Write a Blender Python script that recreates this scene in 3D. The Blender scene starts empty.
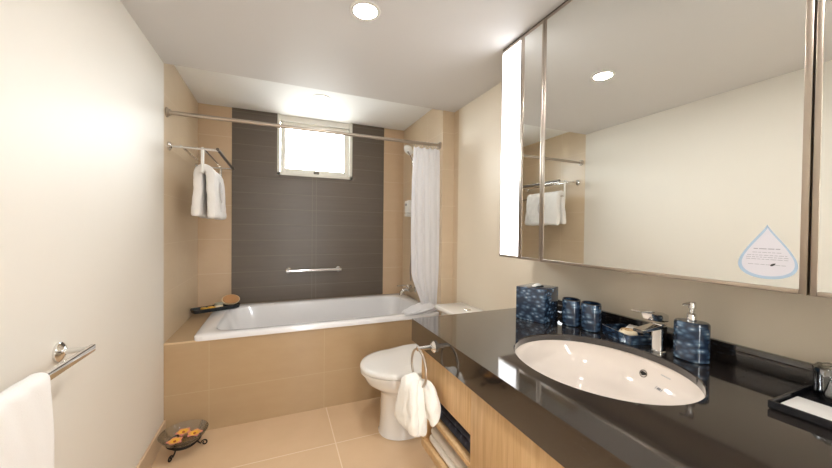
import bpy, bmesh, math, random
from math import sin, cos, pi, radians
from mathutils import Vector, Matrix
random.seed(7)
scene = bpy.context.scene
col = scene.collection

# ------------------------------------------------------------------ camera
F_PX, YAW, PITCH, ROLL = 328.517, radians(22.8206), radians(-0.7814), radians(0.622)
fw = Vector((sin(YAW) * cos(PITCH), cos(YAW) * cos(PITCH), sin(PITCH)))
rt = Vector((cos(YAW), -sin(YAW), 0))
up = rt.cross(fw)
r2 = rt * cos(ROLL) + up * sin(ROLL)
u2 = up * cos(ROLL) - rt * sin(ROLL)
cam_data = bpy.data.cameras.new('camera')
cam_data.sensor_width = 36
cam_data.lens = 36 * F_PX / 832
cam_data.clip_start = 0.02
cam = bpy.data.objects.new('camera', cam_data)
col.objects.link(cam)
m = Matrix.Identity(4)
for i in range(3):
    m[i][0], m[i][1], m[i][2] = r2[i], u2[i], -fw[i]
m.translation = (0.63, -2.4, 1.2824)
cam.matrix_world = m
scene.camera = cam

# ------------------------------------------------------------------ world, daylight, exposure
w = bpy.data.worlds.new('sky')
scene.world = w
w.use_nodes = True
bg = w.node_tree.nodes['Background']
wt = w.node_tree
tcn = wt.nodes.new('ShaderNodeTexCoord')
sep = wt.nodes.new('ShaderNodeSeparateXYZ')
wt.links.new(tcn.outputs['Generated'], sep.inputs[0])
rp = wt.nodes.new('ShaderNodeValToRGB')
rp.color_ramp.elements[0].position = .42
rp.color_ramp.elements[0].color = (.40, .41, .40, 1)
rp.color_ramp.elements[1].position = .56
rp.color_ramp.elements[1].color = (0.92, 0.97, 1.0, 1)
mr = wt.nodes.new('ShaderNodeMapRange')
mr.inputs[1].default_value = -1
mr.inputs[2].default_value = 1
wt.links.new(sep.outputs[2], mr.inputs[0])
wt.links.new(mr.outputs[0], rp.inputs[0])
wt.links.new(rp.outputs[0], bg.inputs[0])
bg.inputs[1].default_value = 24.0
scene.view_settings.view_transform = 'Standard'
scene.view_settings.look = 'None'
scene.view_settings.gamma = 1
scene.view_settings.use_curve_mapping = False
scene.view_settings.exposure = 0.86
DOWNLIGHT = 210.0       # recessed ceiling lamp and the added fill lamp
PANEL = 2.0            # frosted light strip on the mirror cabinet
SHOWER_LAMP = 14.0
portal = bpy.data.lights.new('window_portal', 'AREA')
portal.shape = 'RECTANGLE'
portal.size, portal.size_y = 0.66, 0.52
portal.cycles.is_portal = True
po = bpy.data.objects.new('window_portal', portal)
col.objects.link(po)
po.location = (0.97, 1.03, 2.055)
po.rotation_euler = (radians(-90), 0, 0)
portal2 = bpy.data.lights.new('fill_slot_portal', 'AREA')  # samples sky fill through an added slot behind the camera, no real doorway
portal2.shape = 'RECTANGLE'
portal2.size, portal2.size_y = 0.12, 2.0
portal2.cycles.is_portal = True
po2 = bpy.data.objects.new('fill_slot_portal', portal2)
col.objects.link(po2)
po2.location = (1.0, -3.06, 1.02)
po2.rotation_euler = (radians(90), 0, 0)


# ------------------------------------------------------------------ materials
def new_mat(name):
    mt = bpy.data.materials.new(name)
    mt.use_nodes = True
    nt = mt.node_tree
    return mt, nt, nt.nodes['Principled BSDF']


def srgb(r, g, b):
    def f(c):
        c /= 255
        return c / 12.92 if c <= .04045 else ((c + .055) / 1.055) ** 2.4
    return (f(r), f(g), f(b), 1)


def math_node(nt, op, a, b=None):
    n = nt.nodes.new('ShaderNodeMath')
    n.operation = op
    for i, v in enumerate((a, b)):
        if v is None:
            continue
        if isinstance(v, (int, float)):
            n.inputs[i].default_value = v
        else:
            nt.links.new(v, n.inputs[i])
    return n.outputs[0]


def mix_col(nt, fac, a, b):
    n = nt.nodes.new('ShaderNodeMix')
    n.data_type = 'RGBA'
    if isinstance(fac, (int, float)):
        n.inputs[0].default_value = fac
    else:
        nt.links.new(fac, n.inputs[0])
    for i, v in ((6, a), (7, b)):
        if isinstance(v, tuple):
            n.inputs[i].default_value = v
        else:
            nt.links.new(v, n.inputs[i])
    return n.outputs[2]


def noise(nt, scale, detail=3, vec=None, rough=.5):
    n = nt.nodes.new('ShaderNodeTexNoise')
    n.inputs['Scale'].default_value = scale
    n.inputs['Detail'].default_value = detail
    n.inputs['Roughness'].default_value = rough
    if vec is not None:
        nt.links.new(vec, n.inputs['Vector'])
    return n.outputs[0]


def ramp(nt, fac, stops):
    n = nt.nodes.new('ShaderNodeValToRGB')
    e = n.color_ramp.elements
    while len(e) < len(stops):
        e.new(.5)
    for el, (p, c) in zip(e, stops):
        el.position = p
        el.color = c
    nt.links.new(fac, n.inputs[0])
    return n.outputs[0]


def coords(nt, which='Object', scale=None):
    n = nt.nodes.new('ShaderNodeTexCoord')
    o = n.outputs[which]
    if scale:
        mp = nt.nodes.new('ShaderNodeMapping')
        mp.inputs['Scale'].default_value = scale
        nt.links.new(o, mp.inputs[0])
        o = mp.outputs[0]
    return o


def bump(nt, bsdf, height, strength=.2, dist=.002):
    n = nt.nodes.new('ShaderNodeBump')
    n.inputs['Strength'].default_value = strength
    n.inputs['Distance'].default_value = dist
    nt.links.new(height, n.inputs['Height'])
    nt.links.new(n.outputs[0], bsdf.inputs['Normal'])


def plain(name, c, rough=.5, metal=0, var=.04, coat=0, spec=.5):
    mt, nt, b = new_mat(name)
    n = noise(nt, 6, 3, coords(nt))
    d = tuple(max(0, x * (1 - var)) for x in c[:3]) + (1,)
    nt.links.new(mix_col(nt, n, d, c), b.inputs['Base Color'])
    b.inputs['Roughness'].default_value = rough
    b.inputs['Metallic'].default_value = metal
    b.inputs['Coat Weight'].default_value = coat
    b.inputs['Specular IOR Level'].default_value = spec
    return mt


def emit(name, c, s):
    mt, nt, b = new_mat(name)
    b.inputs['Base Color'].default_value = (.9, .9, .9, 1)
    b.inputs['Emission Color'].default_value = c
    b.inputs['Emission Strength'].default_value = s
    return mt


def tile_mat(name, base, dark, grout, joints, rough=.3, gw=.004, streak=None):
    """joints: list of (axis, spacing, offset)."""
    mt, nt, b = new_mat(name)
    g = nt.nodes.new('ShaderNodeNewGeometry')
    sp = nt.nodes.new('ShaderNodeSeparateXYZ')
    nt.links.new(g.outputs['Position'], sp.inputs[0])
    fac = None
    for ax, s, off in joints:
        v = math_node(nt, 'SUBTRACT', sp.outputs['XYZ'.index(ax)], off)
        d = math_node(nt, 'PINGPONG', v, s / 2)
        l = math_node(nt, 'LESS_THAN', d, gw / 2)
        fac = l if fac is None else math_node(nt, 'MAXIMUM', fac, l)
    vec = g.outputs['Position']
    if streak:
        mp = nt.nodes.new('ShaderNodeMapping')
        mp.inputs['Scale'].default_value = streak
        nt.links.new(vec, mp.inputs[0])
        vec = mp.outputs[0]
    n = noise(nt, 5, 5, vec, .6)
    c = mix_col(nt, n, dark, base)
    nt.links.new(mix_col(nt, fac, c, grout), b.inputs['Base Color'])
    b.inputs['Roughness'].default_value = rough
    inv = math_node(nt, 'SUBTRACT', 1, fac)
    bump(nt, b, inv, .3, .002)
    return mt


M = {}
M['plaster'] = plain('warm_white_paint', srgb(232, 226, 216), .55, var=.02)
M['plaster_right'] = plain('cream_paint', srgb(232, 220, 200), .5, var=.02)
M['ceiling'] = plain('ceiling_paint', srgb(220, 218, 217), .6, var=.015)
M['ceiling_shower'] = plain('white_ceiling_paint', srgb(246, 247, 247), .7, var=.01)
BE, BD, BG = srgb(215, 189, 158), srgb(206, 178, 146), srgb(222, 203, 177)
M['tile_beige_x'] = tile_mat('beige_wall_tile_side', srgb(219, 199, 171), srgb(210, 189, 160), srgb(224, 207, 182), [('Z', .3, .578), ('Y', .62, .3)], .28, streak=(1, 1, 3))
M['tile_beige_y'] = tile_mat('beige_wall_tile_end', BE, BD, BG, [('Z', .3, .578)], .28, streak=(1, 1, 3))
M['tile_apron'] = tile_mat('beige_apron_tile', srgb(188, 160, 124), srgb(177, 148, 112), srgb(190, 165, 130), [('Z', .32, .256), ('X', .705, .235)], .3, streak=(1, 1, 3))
M['tile_dark'] = tile_mat('dark_slate_wall_tile', srgb(110, 99, 88), srgb(95, 85, 75), srgb(124, 113, 101),
                          [('Z', .1425, .03), ('X', 40, .935), ('X', 40, .972)], .33, gw=.0038, streak=(.6, 1, 14))
M['floor'] = tile_mat('beige_floor_tile', srgb(226, 196, 162), srgb(214, 182, 146), srgb(238, 216, 188),
                      [('X', 1.2, .955), ('Y', .70, -.425)], .22, gw=.006)
M['ceramic'] = plain('white_ceramic', srgb(238, 234, 228), .12, var=.01, coat=.5)
M['basin'] = plain('white_basin_glaze', srgb(232, 220, 209), .1, var=.01, coat=.5)
M['acrylic'] = plain('white_tub_acrylic', srgb(240, 238, 238), .15, var=.01, coat=.4)
M['chrome'] = plain('chrome', (.78, .77, .75, 1), .09, 1, .02)
M['brushed'] = plain('brushed_nickel', srgb(190, 178, 165), .3, 1, .06)
M['steel_dark'] = plain('dark_steel', srgb(120, 112, 104), .28, 1, .05)
M['mirror'] = plain('mirror_glass', (.86, .87, .84, 1), .0, 1, 0)
M['iron'] = plain('black_wrought_iron', srgb(32, 28, 26), .45, .6, .1)
M['black'] = plain('black_lacquer', srgb(24, 24, 28), .2, 0, .1)
M['void'] = plain('dark_opening', srgb(20, 18, 16), .8, 0, .1)
M['white_plastic'] = plain('white_plastic', srgb(238, 236, 230), .35, var=.02)
M['paper'] = plain('white_paper', srgb(232, 228, 222), .7, var=.03)
M['cream_soap'] = plain('cream_soap', srgb(240, 222, 190), .45, var=.08)
M['yellow'] = plain('yellow_soap', srgb(232, 182, 60), .5, var=.15)
M['window_frame'] = plain('white_window_aluminium', srgb(228, 224, 214), .35, var=.02)
M['panel'] = emit('lit_frosted_panel', (.98, .98, 1.0, 1), PANEL)
M['downlight'] = emit('lit_downlight_lens', (1.0, .985, .96, 1), DOWNLIGHT)
M['shower_lamp'] = emit('lit_shower_lens', (1.0, .98, .95, 1), SHOWER_LAMP)
M['blue_print'] = plain('blue_print', srgb(172, 192, 212), .5, var=.15)
M['grey_print'] = plain('grey_print', srgb(168, 164, 168), .6, var=.1)
M['pale_sticker'] = plain('pale_lilac_sticker', srgb(214, 209, 214), .5, var=.02)


def make_towel(name, c, sc=420):
    mt, nt, b = new_mat(name)
    co = coords(nt)
    n = noise(nt, sc, 2, co)
    nt.links.new(mix_col(nt, n, tuple(x * .93 for x in c[:3]) + (1,), c), b.inputs['Base Color'])
    b.inputs['Roughness'].default_value = .95
    b.inputs['Sheen Weight'].default_value = .3
    bump(nt, b, n, .5, .003)
    return mt


M['towel'] = make_towel('white_terry', srgb(244, 240, 236))
M['towel_cream'] = make_towel('cream_terry', srgb(242, 236, 226))
M['sponge'] = make_towel('tan_bristle', srgb(190, 140, 92), 300)


def make_navy():
    mt, nt, b = new_mat('navy_patterned_cloth')
    n = noise(nt, 38, 3, coords(nt))
    nt.links.new(ramp(nt, n, [(.35, srgb(30, 32, 46)), (.55, srgb(44, 48, 66)), (.72, srgb(92, 98, 118))]), b.inputs['Base Color'])
    b.inputs['Roughness'].default_value = .75
    return mt


M['navy'] = make_navy()


def make_curtain():
    mt, nt, b = new_mat('white_curtain_fabric')
    b.inputs['Base Color'].default_value = srgb(250, 249, 250)
    b.inputs['Roughness'].default_value = .7
    tr = nt.nodes.new('ShaderNodeBsdfTranslucent')
    tr.inputs[0].default_value = srgb(250, 249, 251)
    mx = nt.nodes.new('ShaderNodeMixShader')
    mx.inputs[0].default_value = .42
    nt.links.new(b.outputs[0], mx.inputs[1])
    nt.links.new(tr.outputs[0], mx.inputs[2])
    nt.links.new(mx.outputs[0], nt.nodes['Material Output'].inputs[0])
    return mt


M['curtain'] = make_curtain()


def make_wood():
    mt, nt, b = new_mat('light_oak_veneer')
    co = coords(nt, 'Object', (18, 18, .9))
    n = noise(nt, 5, 6, co, .65)
    co2 = coords(nt, 'Object', (60, 60, 2))
    n2 = noise(nt, 6, 3, co2)
    c = ramp(nt, n, [(.3, srgb(188, 150, 104)), (.5, srgb(204, 168, 122)), (.72, srgb(216, 182, 138))])
    c = mix_col(nt, math_node(nt, 'MULTIPLY', n2, .25), c, srgb(178, 132, 80))
    nt.links.new(c, b.inputs['Base Color'])
    b.inputs['Roughness'].default_value = .42
    return mt


M['wood'] = make_wood()


def make_granite():
    mt, nt, b = new_mat('polished_black_granite')
    v = noise(nt, 260, 3, coords(nt))
    nt.links.new(ramp(nt, v, [(.4, srgb(32, 27, 25)), (.62, srgb(42, 36, 33)), (.75, srgb(80, 72, 67))]), b.inputs['Base Color'])
    b.inputs['Roughness'].default_value = .07
    b.inputs['Specular IOR Level'].default_value = .9
    b.inputs['Coat Weight'].default_value = .6
    b.inputs['Coat Roughness'].default_value = .05
    return mt


M['granite'] = make_granite()


def make_shell():
    mt, nt, b = new_mat('blue_shell_mosaic')
    co = coords(nt)
    mp = nt.nodes.new('ShaderNodeMapping')
    mp.inputs['Scale'].default_value = (34, 34, 62)
    mp.inputs['Rotation'].default_value = (radians(20), radians(25), 0)
    nt.links.new(co, mp.inputs[0])
    vo = nt.nodes.new('ShaderNodeTexVoronoi')
    vo.inputs['Scale'].default_value = 1.1
    nt.links.new(mp.outputs[0], vo.inputs['Vector'])
    n = noise(nt, 60, 3, co)
    d = math_node(nt, 'ADD', vo.outputs['Distance'], math_node(nt, 'MULTIPLY', n, .35))
    c = ramp(nt, d, [(.24, srgb(176, 188, 198)), (.38, srgb(100, 126, 148)), (.58, srgb(58, 80, 104)), (.85, srgb(32, 46, 66))])
    nt.links.new(c, b.inputs['Base Color'])
    b.inputs['Roughness'].default_value = .12
    b.inputs['Coat Weight'].default_value = .6
    return mt


M['shell'] = make_shell()


def make_glass(name, tint, gloss=.12):
    mt, nt, b = new_mat(name)
    tr = nt.nodes.new('ShaderNodeBsdfTransparent')
    tr.inputs[0].default_value = tint
    gl = nt.nodes.new('ShaderNodeBsdfGlossy')
    gl.inputs['Roughness'].default_value = .04
    lw = nt.nodes.new('ShaderNodeLayerWeight')
    lw.inputs[0].default_value = .35
    f = math_node(nt, 'ADD', math_node(nt, 'MULTIPLY', lw.outputs['Fresnel'], .7), gloss)
    mx = nt.nodes.new('ShaderNodeMixShader')
    nt.links.new(f, mx.inputs[0])
    nt.links.new(tr.outputs[0], mx.inputs[1])
    nt.links.new(gl.outputs[0], mx.inputs[2])
    nt.links.new(mx.outputs[0], nt.nodes['Material Output'].inputs[0])
    return mt


M['glass'] = make_glass('clear_glass', (.96, .97, .97, 1), .05)
M['pane'] = make_glass('window_glass', (.97, .98, .98, 1), .03)


def make_flower():
    mt, nt, b = new_mat('yellow_pink_petal')
    at = nt.nodes.new('ShaderNodeTexCoord')
    gr = nt.nodes.new('ShaderNodeTexGradient')
    gr.gradient_type = 'SPHERICAL'
    mp = nt.nodes.new('ShaderNodeMapping')
    mp.inputs['Scale'].default_value = (27, 27, 27)
    nt.links.new(at.outputs['Object'], mp.inputs[0])
    nt.links.new(mp.outputs[0], gr.inputs[0])
    c = ramp(nt, gr.outputs['Fac'], [(.0, srgb(222, 130, 128)), (.25, srgb(238, 170, 90)), (.6, srgb(248, 196, 60))])
    nt.links.new(c, b.inputs['Base Color'])
    b.inputs['Roughness'].default_value = .6
    return mt


M['petal'] = make_flower()


# ------------------------------------------------------------------ mesh helpers
def BM():
    return bmesh.new()


def add_box(bm, x0, x1, y0, y1, z0, z1, bev=0, rot=None, seg=2):
    t = bmesh.new()
    bmesh.ops.create_cube(t, size=1)
    for v in t.verts:
        v.co = Vector(((x0 + x1) / 2 + v.co.x * abs(x1 - x0), (y0 + y1) / 2 + v.co.y * abs(y1 - y0), (z0 + z1) / 2 + v.co.z * abs(z1 - z0)))
    if bev:
        bmesh.ops.bevel(t, geom=t.edges[:], offset=bev, segments=seg, affect='EDGES', profile=.5)
    if rot:
        bmesh.ops.transform(t, matrix=rot, verts=t.verts)
    merge(bm, t)


def merge(bm, t):
    me = bpy.data.meshes.new('tmp')
    t.to_mesh(me)
    t.free()
    bm.from_mesh(me)
    bpy.data.meshes.remove(me)


def loft(bm, rings, cap0=True, cap1=True, closed=True):
    vs = [[bm.verts.new(p) for p in r] for r in rings]
    n = len(vs[0])
    for a, b in zip(vs, vs[1:]):
        for i in range(n if closed else n - 1):
            j = (i + 1) % n
            bm.faces.new((a[i], a[j], b[j], b[i]))
    if closed and cap0:
        bm.faces.new(list(reversed(vs[0])))
    if closed and cap1:
        bm.faces.new(vs[-1])
    return vs


def tube(bm, pts, r, seg=12, caps=True, closed=False):
    pts = [Vector(p) for p in pts]
    n = len(pts)
    rings = []
    prev = None
    for i, p in enumerate(pts):
        if closed:
            t = (pts[(i + 1) % n] - pts[i - 1]).normalized()
        else:
            t = (pts[min(i + 1, n - 1)] - pts[max(i - 1, 0)]).normalized()
        if prev is None:
            a = Vector((0, 0, 1)) if abs(t.z) < .9 else Vector((1, 0, 0))
            nrm = (a - t * a.dot(t)).normalized()
        else:
            nrm = (prev - t * prev.dot(t)).normalized()
        prev = nrm
        bi = t.cross(nrm)
        rr = r[i] if isinstance(r, (list, tuple)) else r
        rings.append([p + (nrm * cos(2 * pi * k / seg) + bi * sin(2 * pi * k / seg)) * rr for k in range(seg)])
    if closed:
        rings.append(rings[0])
        vs = [[bm.verts.new(p) for p in rg] for rg in rings[:-1]]
        for q in range(n):
            a, b = vs[q], vs[(q + 1) % n]
            for k in range(seg):
                j = (k + 1) % seg
                bm.faces.new((a[k], a[j], b[j], b[k]))
    else:
        loft(bm, rings, caps, caps)


def lathe(bm, prof, c=(0, 0, 0), seg=32, sx=1, sy=1, axis='Z', cap0=True, cap1=True, rotz=0):
    rings = []
    for r, z in prof:
        ring = []
        for k in range(seg):
            a = 2 * pi * k / seg
            x, y = r * cos(a) * sx, r * sin(a) * sy
            x, y = x * cos(rotz) - y * sin(rotz), x * sin(rotz) + y * cos(rotz)
            if axis == 'Z':
                p = (x, y, z)
            elif axis == 'X':
                p = (z, x, y)
            else:
                p = (y, z, x)
            ring.append(Vector(p) + Vector(c))
        rings.append(ring)
    loft(bm, rings, cap0, cap1)


def sring(cx, cy, z, ax, ay, e=2.5, n=48):
    out = []
    for k in range(n):
        a = 2 * pi * k / n
        c, s = cos(a), sin(a)
        out.append(Vector((cx + ax * math.copysign(abs(c) ** (2 / e), c), cy + ay * math.copysign(abs(s) ** (2 / e), s), z)))
    return out


def arc(c, r, a0, a1, n, plane='YZ'):
    out = []
    for k in range(n):
        a = a0 + (a1 - a0) * k / (n - 1 if n > 1 else 1)
        p, q = r * cos(a), r * sin(a)
        if plane == 'YZ':
            out.append((c[0], c[1] + p, c[2] + q))
        elif plane == 'XZ':
            out.append((c[0] + p, c[1], c[2] + q))
        else:
            out.append((c[0] + p, c[1] + q, c[2]))
    return out


def origin_of(o):
    while o.parent:
        o = o.parent
    return o.location


def obj(name, bm, mat, parent=None, at=None, smooth=True, angle=40, local=False):
    bmesh.ops.recalc_face_normals(bm, faces=bm.faces)
    base = Vector(origin_of(parent)) if parent else (Vector(at) if at else Vector((0, 0, 0)))
    if not local:
        bmesh.ops.translate(bm, vec=-base, verts=bm.verts)
    if smooth:
        for f in bm.faces:
            f.smooth = True
        for e in bm.edges:
            if len(e.link_faces) == 2 and e.calc_face_angle(0) > radians(angle):
                e.smooth = False
    me = bpy.data.meshes.new(name)
    bm.to_mesh(me)
    bm.free()
    me.materials.append(M[mat] if isinstance(mat, str) else mat)
    o = bpy.data.objects.new(name, me)
    col.objects.link(o)
    if parent:
        o.parent = parent
    else:
        o.location = base
    return o


def tag(o, label, cat, group=None):
    o['label'] = label
    o['category'] = cat
    if group:
        o['group'] = group
    return o


def thing(name, label, cat, loc, rz=0, group=None):
    o = bpy.data.objects.new(name, None)
    o.empty_display_size = .05
    col.objects.link(o)
    o.location = loc
    o.rotation_euler = (0, 0, rz)
    return tag(o, label, cat, group)


def struct(name, bm, mat, parent=None, smooth=False):
    o = obj(name, bm, mat, parent, smooth=smooth)
    if not parent:
        o['kind'] = 'structure'
    return o


def cloth(o, thick=.006, sub=1):
    s = o.modifiers.new('thickness', 'SOLIDIFY')
    s.thickness = thick
    s.offset = 0
    if sub:
        q = o.modifiers.new('soft', 'SUBSURF')
        q.levels = q.render_levels = sub
    return o


# ------------------------------------------------------------------ the room
XR, XA, YB, ZC, ZC2, YF = 1.975, 1.869, .911, 2.255, 2.338, -3.0
WX0, WX1, WZ0 = .622, 1.316, 1.776
b = BM(); add_box(b, -.1, 2.1, YF - .1, 1.2, -.1, 0); struct('floor', b, 'floor')
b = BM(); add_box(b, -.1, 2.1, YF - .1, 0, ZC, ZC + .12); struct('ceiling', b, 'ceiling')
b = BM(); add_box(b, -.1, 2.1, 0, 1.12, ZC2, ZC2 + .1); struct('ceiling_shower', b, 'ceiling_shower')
b = BM(); add_box(b, -.1, 0, YF - .1, 0, 0, ZC); struct('wall_left', b, 'plaster')
b = BM(); add_box(b, -.1, 0, 0, YB, 0, ZC2); struct('wall_left_shower', b, 'tile_beige_x')
b = BM(); add_box(b, XR, XR + .1, YF - .1, -.073, 0, ZC); struct('wall_right', b, 'plaster_right')
b = BM(); add_box(b, XA, XR + .1, 0, YB, 0, ZC2); add_box(b, XR, XR + .1, -.073, 0, 0, ZC); struct('wall_right_shower', b, 'tile_beige_x')
b = BM()
add_box(b, 0, .95, YF - .1, YF, 0, ZC); add_box(b, 1.06, XR, YF - .1, YF, 0, ZC); add_box(b, .95, 1.06, YF - .1, YF, 2.02, ZC)  # narrow slot added in this unseen wall to let in fill light
struct('wall_front', b, 'plaster')
b = BM()
add_box(b, -.1, WX0, YB, YB + .2, 0, ZC2); add_box(b, WX1, 2.1, YB, YB + .2, 0, ZC2); add_box(b, WX0, WX1, YB, YB + .2, 0, WZ0)
struct('wall_back', b, 'tile_beige_y')
b = BM()
DX0, DX1 = .254, 1.648
add_box(b, DX0, WX0, YB - .006, YB, .59, ZC2); add_box(b, WX1, DX1, YB - .006, YB, .59, ZC2); add_box(b, WX0, WX1, YB - .006, YB, .59, WZ0)
struct('trim_1', b, 'tile_dark')
b = BM(); add_box(b, 0, .013, YF, 0, 0, .115, .003); struct('baseboard_left', b, 'tile_beige_y')
# tiled front and ledges around the tub
b = BM()
add_box(b, 0, XA, 0, .03, 0, .572)
add_box(b, 0, .15, .03, YB, .3, .578); add_box(b, 0, .15, .0, .03, .572, .578)
add_box(b, .15, XA, .862, YB, .3, .6)
struct('trim_2', b, 'tile_apron')
b = BM()
add_box(b, 0, XA, -.0015, .0, .568, .579, 0)
struct('trim_3', b, plain('tile_edge', srgb(214, 188, 150), .35))

# window
b = BM()
t = .026
y0, y1 = YB - .012, YB + .09
add_box(b, WX0, WX0 + t, y0, y1, WZ0, ZC2, .002); add_box(b, WX1 - t, WX1, y0, y1, WZ0, ZC2, .002)
add_box(b, WX0, WX1, y0, y1, WZ0, WZ0 + t, .002); add_box(b, WX0, WX1, y0 + .02, y1, ZC2 - .05, ZC2, .002)
win = struct('window_1', b, 'window_frame')
b = BM()
s0, s1 = WX0 + t + .002, WX1 - t - .002
z0, z1 = WZ0 + t + .002, ZC2 - .052
q = .045
add_box(b, s0, s0 + q, YB + .04, YB + .075, z0, z1, .003); add_box(b, s1 - q, s1, YB + .04, YB + .075, z0, z1, .003)
add_box(b, s0 + q, s1 - q, YB + .04, YB + .075, z0, z0 + q, .003); add_box(b, s0 + q, s1 - q, YB + .04, YB + .075, z1 - .035, z1, .003)
sash = obj('sash', b, 'window_frame', win)
b = BM(); add_box(b, s0 + q - .004, s1 - q + .004, YB + .055, YB + .06, z0 + q - .004, z1 - .031); obj('pane', b, 'pane', sash, smooth=False)
b = BM(); add_box(b, .95, 1.0, YB + .022, YB + .04, z0 + .006, z0 + .03, .004); add_box(b, .962, .988, YB + .005, YB + .03, z0 + .012, z0 + .022, .003)
obj('latch', b, 'steel_dark', sash)


# ------------------------------------------------------------------ lamps
def downlight(x, y, z, r, lens, label):
    t = thing('downlight', label, 'ceiling light', (x, y, z), group='recessed ceiling downlights')
    b = BM(); lathe(b, [(r * .98, -.004), (r * 1.28, -.004), (r * 1.32, -.001), (r * 1.32, 0), (r * .98, 0)], (x, y, z), 40, cap0=False, cap1=False)
    ring_ = obj('trim_ring', b, 'white_plastic', t)
    b = BM(); lathe(b, [(.0005, -.0025), (r * .5, -.003), (r, -.002), (r, 0)], (x, y, z), 40)
    obj('lens', b, lens, ring_)
    return t


downlight(.985, -.945, ZC, .052, 'downlight', 'lit round recessed downlight in the main ceiling above the bathroom floor')
downlight(.985, -2.25, ZC, .052, 'downlight', 'added round fill lamp in the main ceiling behind the camera, out of frame')  # unseen extra lamp, added to brighten the near counter
downlight(.956, .373, ZC2, .058, 'shower_lamp', 'round white recessed downlight in the raised ceiling above the bathtub')

# ------------------------------------------------------------------ bathtub
tub = thing('bathtub', 'white rectangular bathtub set in a beige tiled surround', 'bathtub', (1.0, .43, .02))
tx0, tx1, ty0, ty1 = .15, 1.862, -.014, .862
tcx, tcy, tax, tay = (tx0 + tx1) / 2, (ty0 + ty1) / 2, (tx1 - tx0) / 2, (ty1 - ty0) / 2
N = 96
b = BM()
rings = [sring(tcx, tcy, .574, tax - .002, tay - .002, 40, N), sring(tcx, tcy, .602, tax, tay, 40, N), sring(tcx, tcy, .608, tax - .006, tay - .006, 40, N)]
ix, iy = tcx + .0, tcy
rings += [sring(ix, iy, .606, tax - .085, tay - .075, 9, N), sring(ix, iy, .598, tax - .098, tay - .088, 8, N),
          sring(ix + .01, iy, .45, tax - .135, tay - .105, 7, N), sring(ix + .03, iy, .25, tax - .2, tay - .135, 6, N),
          sring(ix + .04, iy, .19, tax - .26, tay - .18, 5, N), sring(ix + .05, iy, .178, tax - .4, tay - .26, 4, N)]
loft(b, rings, False, True)
obj('tub_shell', b, 'acrylic', tub, angle=50)
b = BM(); lathe(b, [(.0, .0), (.03, .0), (.032, .004), (.02, .006), (.0005, .006)], (1.5, tcy, .178), 24, cap0=False); obj('drain', b, 'chrome', tub)
b = BM(); lathe(b, [(.035, 0), (.035, -.008), (.028, -.014), (.0005, -.014)], (1.712, tcy, .47), 24, axis='X', cap0=False); obj('overflow_cover', b, 'chrome', tub)

# ------------------------------------------------------------------ curtain rod, curtain
t = thing('curtain_rod', 'long steel curtain rod spanning the alcove above the bathtub', 'curtain rod', (0, .05, 1.982))
b = BM(); tube(b, [(.004, .05, 1.982), (XA - .004, .05, 1.982)], .0125, 16); obj('rod', b, 'brushed', t)
for x, d in ((0, 1), (XA, -1)):
    b = BM(); lathe(b, [(.03, 0), (.03, .006 * d), (.02, .014 * d), (.02, .022 * d), (.013, .022 * d)], (x, .05, 1.982), 24, axis='X'); obj('end_flange', b, 'brushed', t)

cur = thing('shower_curtain', 'white shower curtain drawn to the right end of the rod over the tub', 'shower curtain', (1.74, .05, .61))
b = BM()
nu, nv = 90, 44
ROD = 1.982
rows = []
for j in range(nv):
    v = j / (nv - 1)
    z = 1.955 - v * (1.955 - .625)
    xl, xr = 1.634 - .012 * sin(v * pi), 1.862
    if z < .95:
        k = (.95 - z) / .325
        k = k * k * (3 - 2 * k)
        xl += .085 * k
        xr -= .01 * k
    row = []
    for i in range(nu):
        u = i / (nu - 1)
        amp = .010 + .005 * sin(u * 5 + 1)
        ph = u * 2 * pi * 4.5 + .5 * sin(u * 9) + .25 * sin(v * 3 + u * 4)
        y = .05 + amp * sin(ph) * (.75 + .25 * v) + .012 * sin(v * 4 + u * 3)
        x = xl + (xr - xl) * u + .008 * cos(ph * 2) * .6
        row.append((x, y, z - .01 * abs(sin(ph / 2)) * (1 if j == 0 else 0)))
    rows.append(row)
loft(b, rows, closed=False)
cs = cloth(obj('curtain_cloth', b, 'curtain', cur, angle=80), .002, 0)
# hem gathered on the rim of the tub
b = BM()
rings = []
ns = 22
for s in range(ns):
    u = s / (ns - 1)
    x = 1.555 + u * .29
    h = .016 + .05 * sin(min(1, u * 1.5) * pi / 2) * (1 if u < .85 else 1 - (u - .85) * 4)
    wd = .02 + .06 * sin(pi * min(1, .12 + u * .88)) ** .7
    yc = .022 + .018 * u
    ring = []
    for k in range(28):
        a = 2 * pi * k / 28
        wob = 1 + .12 * sin(a * 5 + u * 7) + .06 * sin(a * 9 - u * 11)
        ring.append((x + .01 * sin(a * 3), yc + wd * cos(a) * wob, .612 + max(0, h * (sin(a) * .5 + .5) * wob)))
    rings.append(ring)
loft(b, rings)
obj('gathered_hem', b, 'curtain', cur, angle=80)
for i in range(8):
    x = 1.635 + i * .031
    b = BM()
    tube(b, [(x + .004 * sin(a), .05 + .02 * cos(a), 1.974 + .023 * sin(a)) for a in [2 * pi * k / 18 for k in range(18)]], .0022, 6, closed=True)
    obj('curtain_ring', b, 'brushed', cur)

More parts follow.
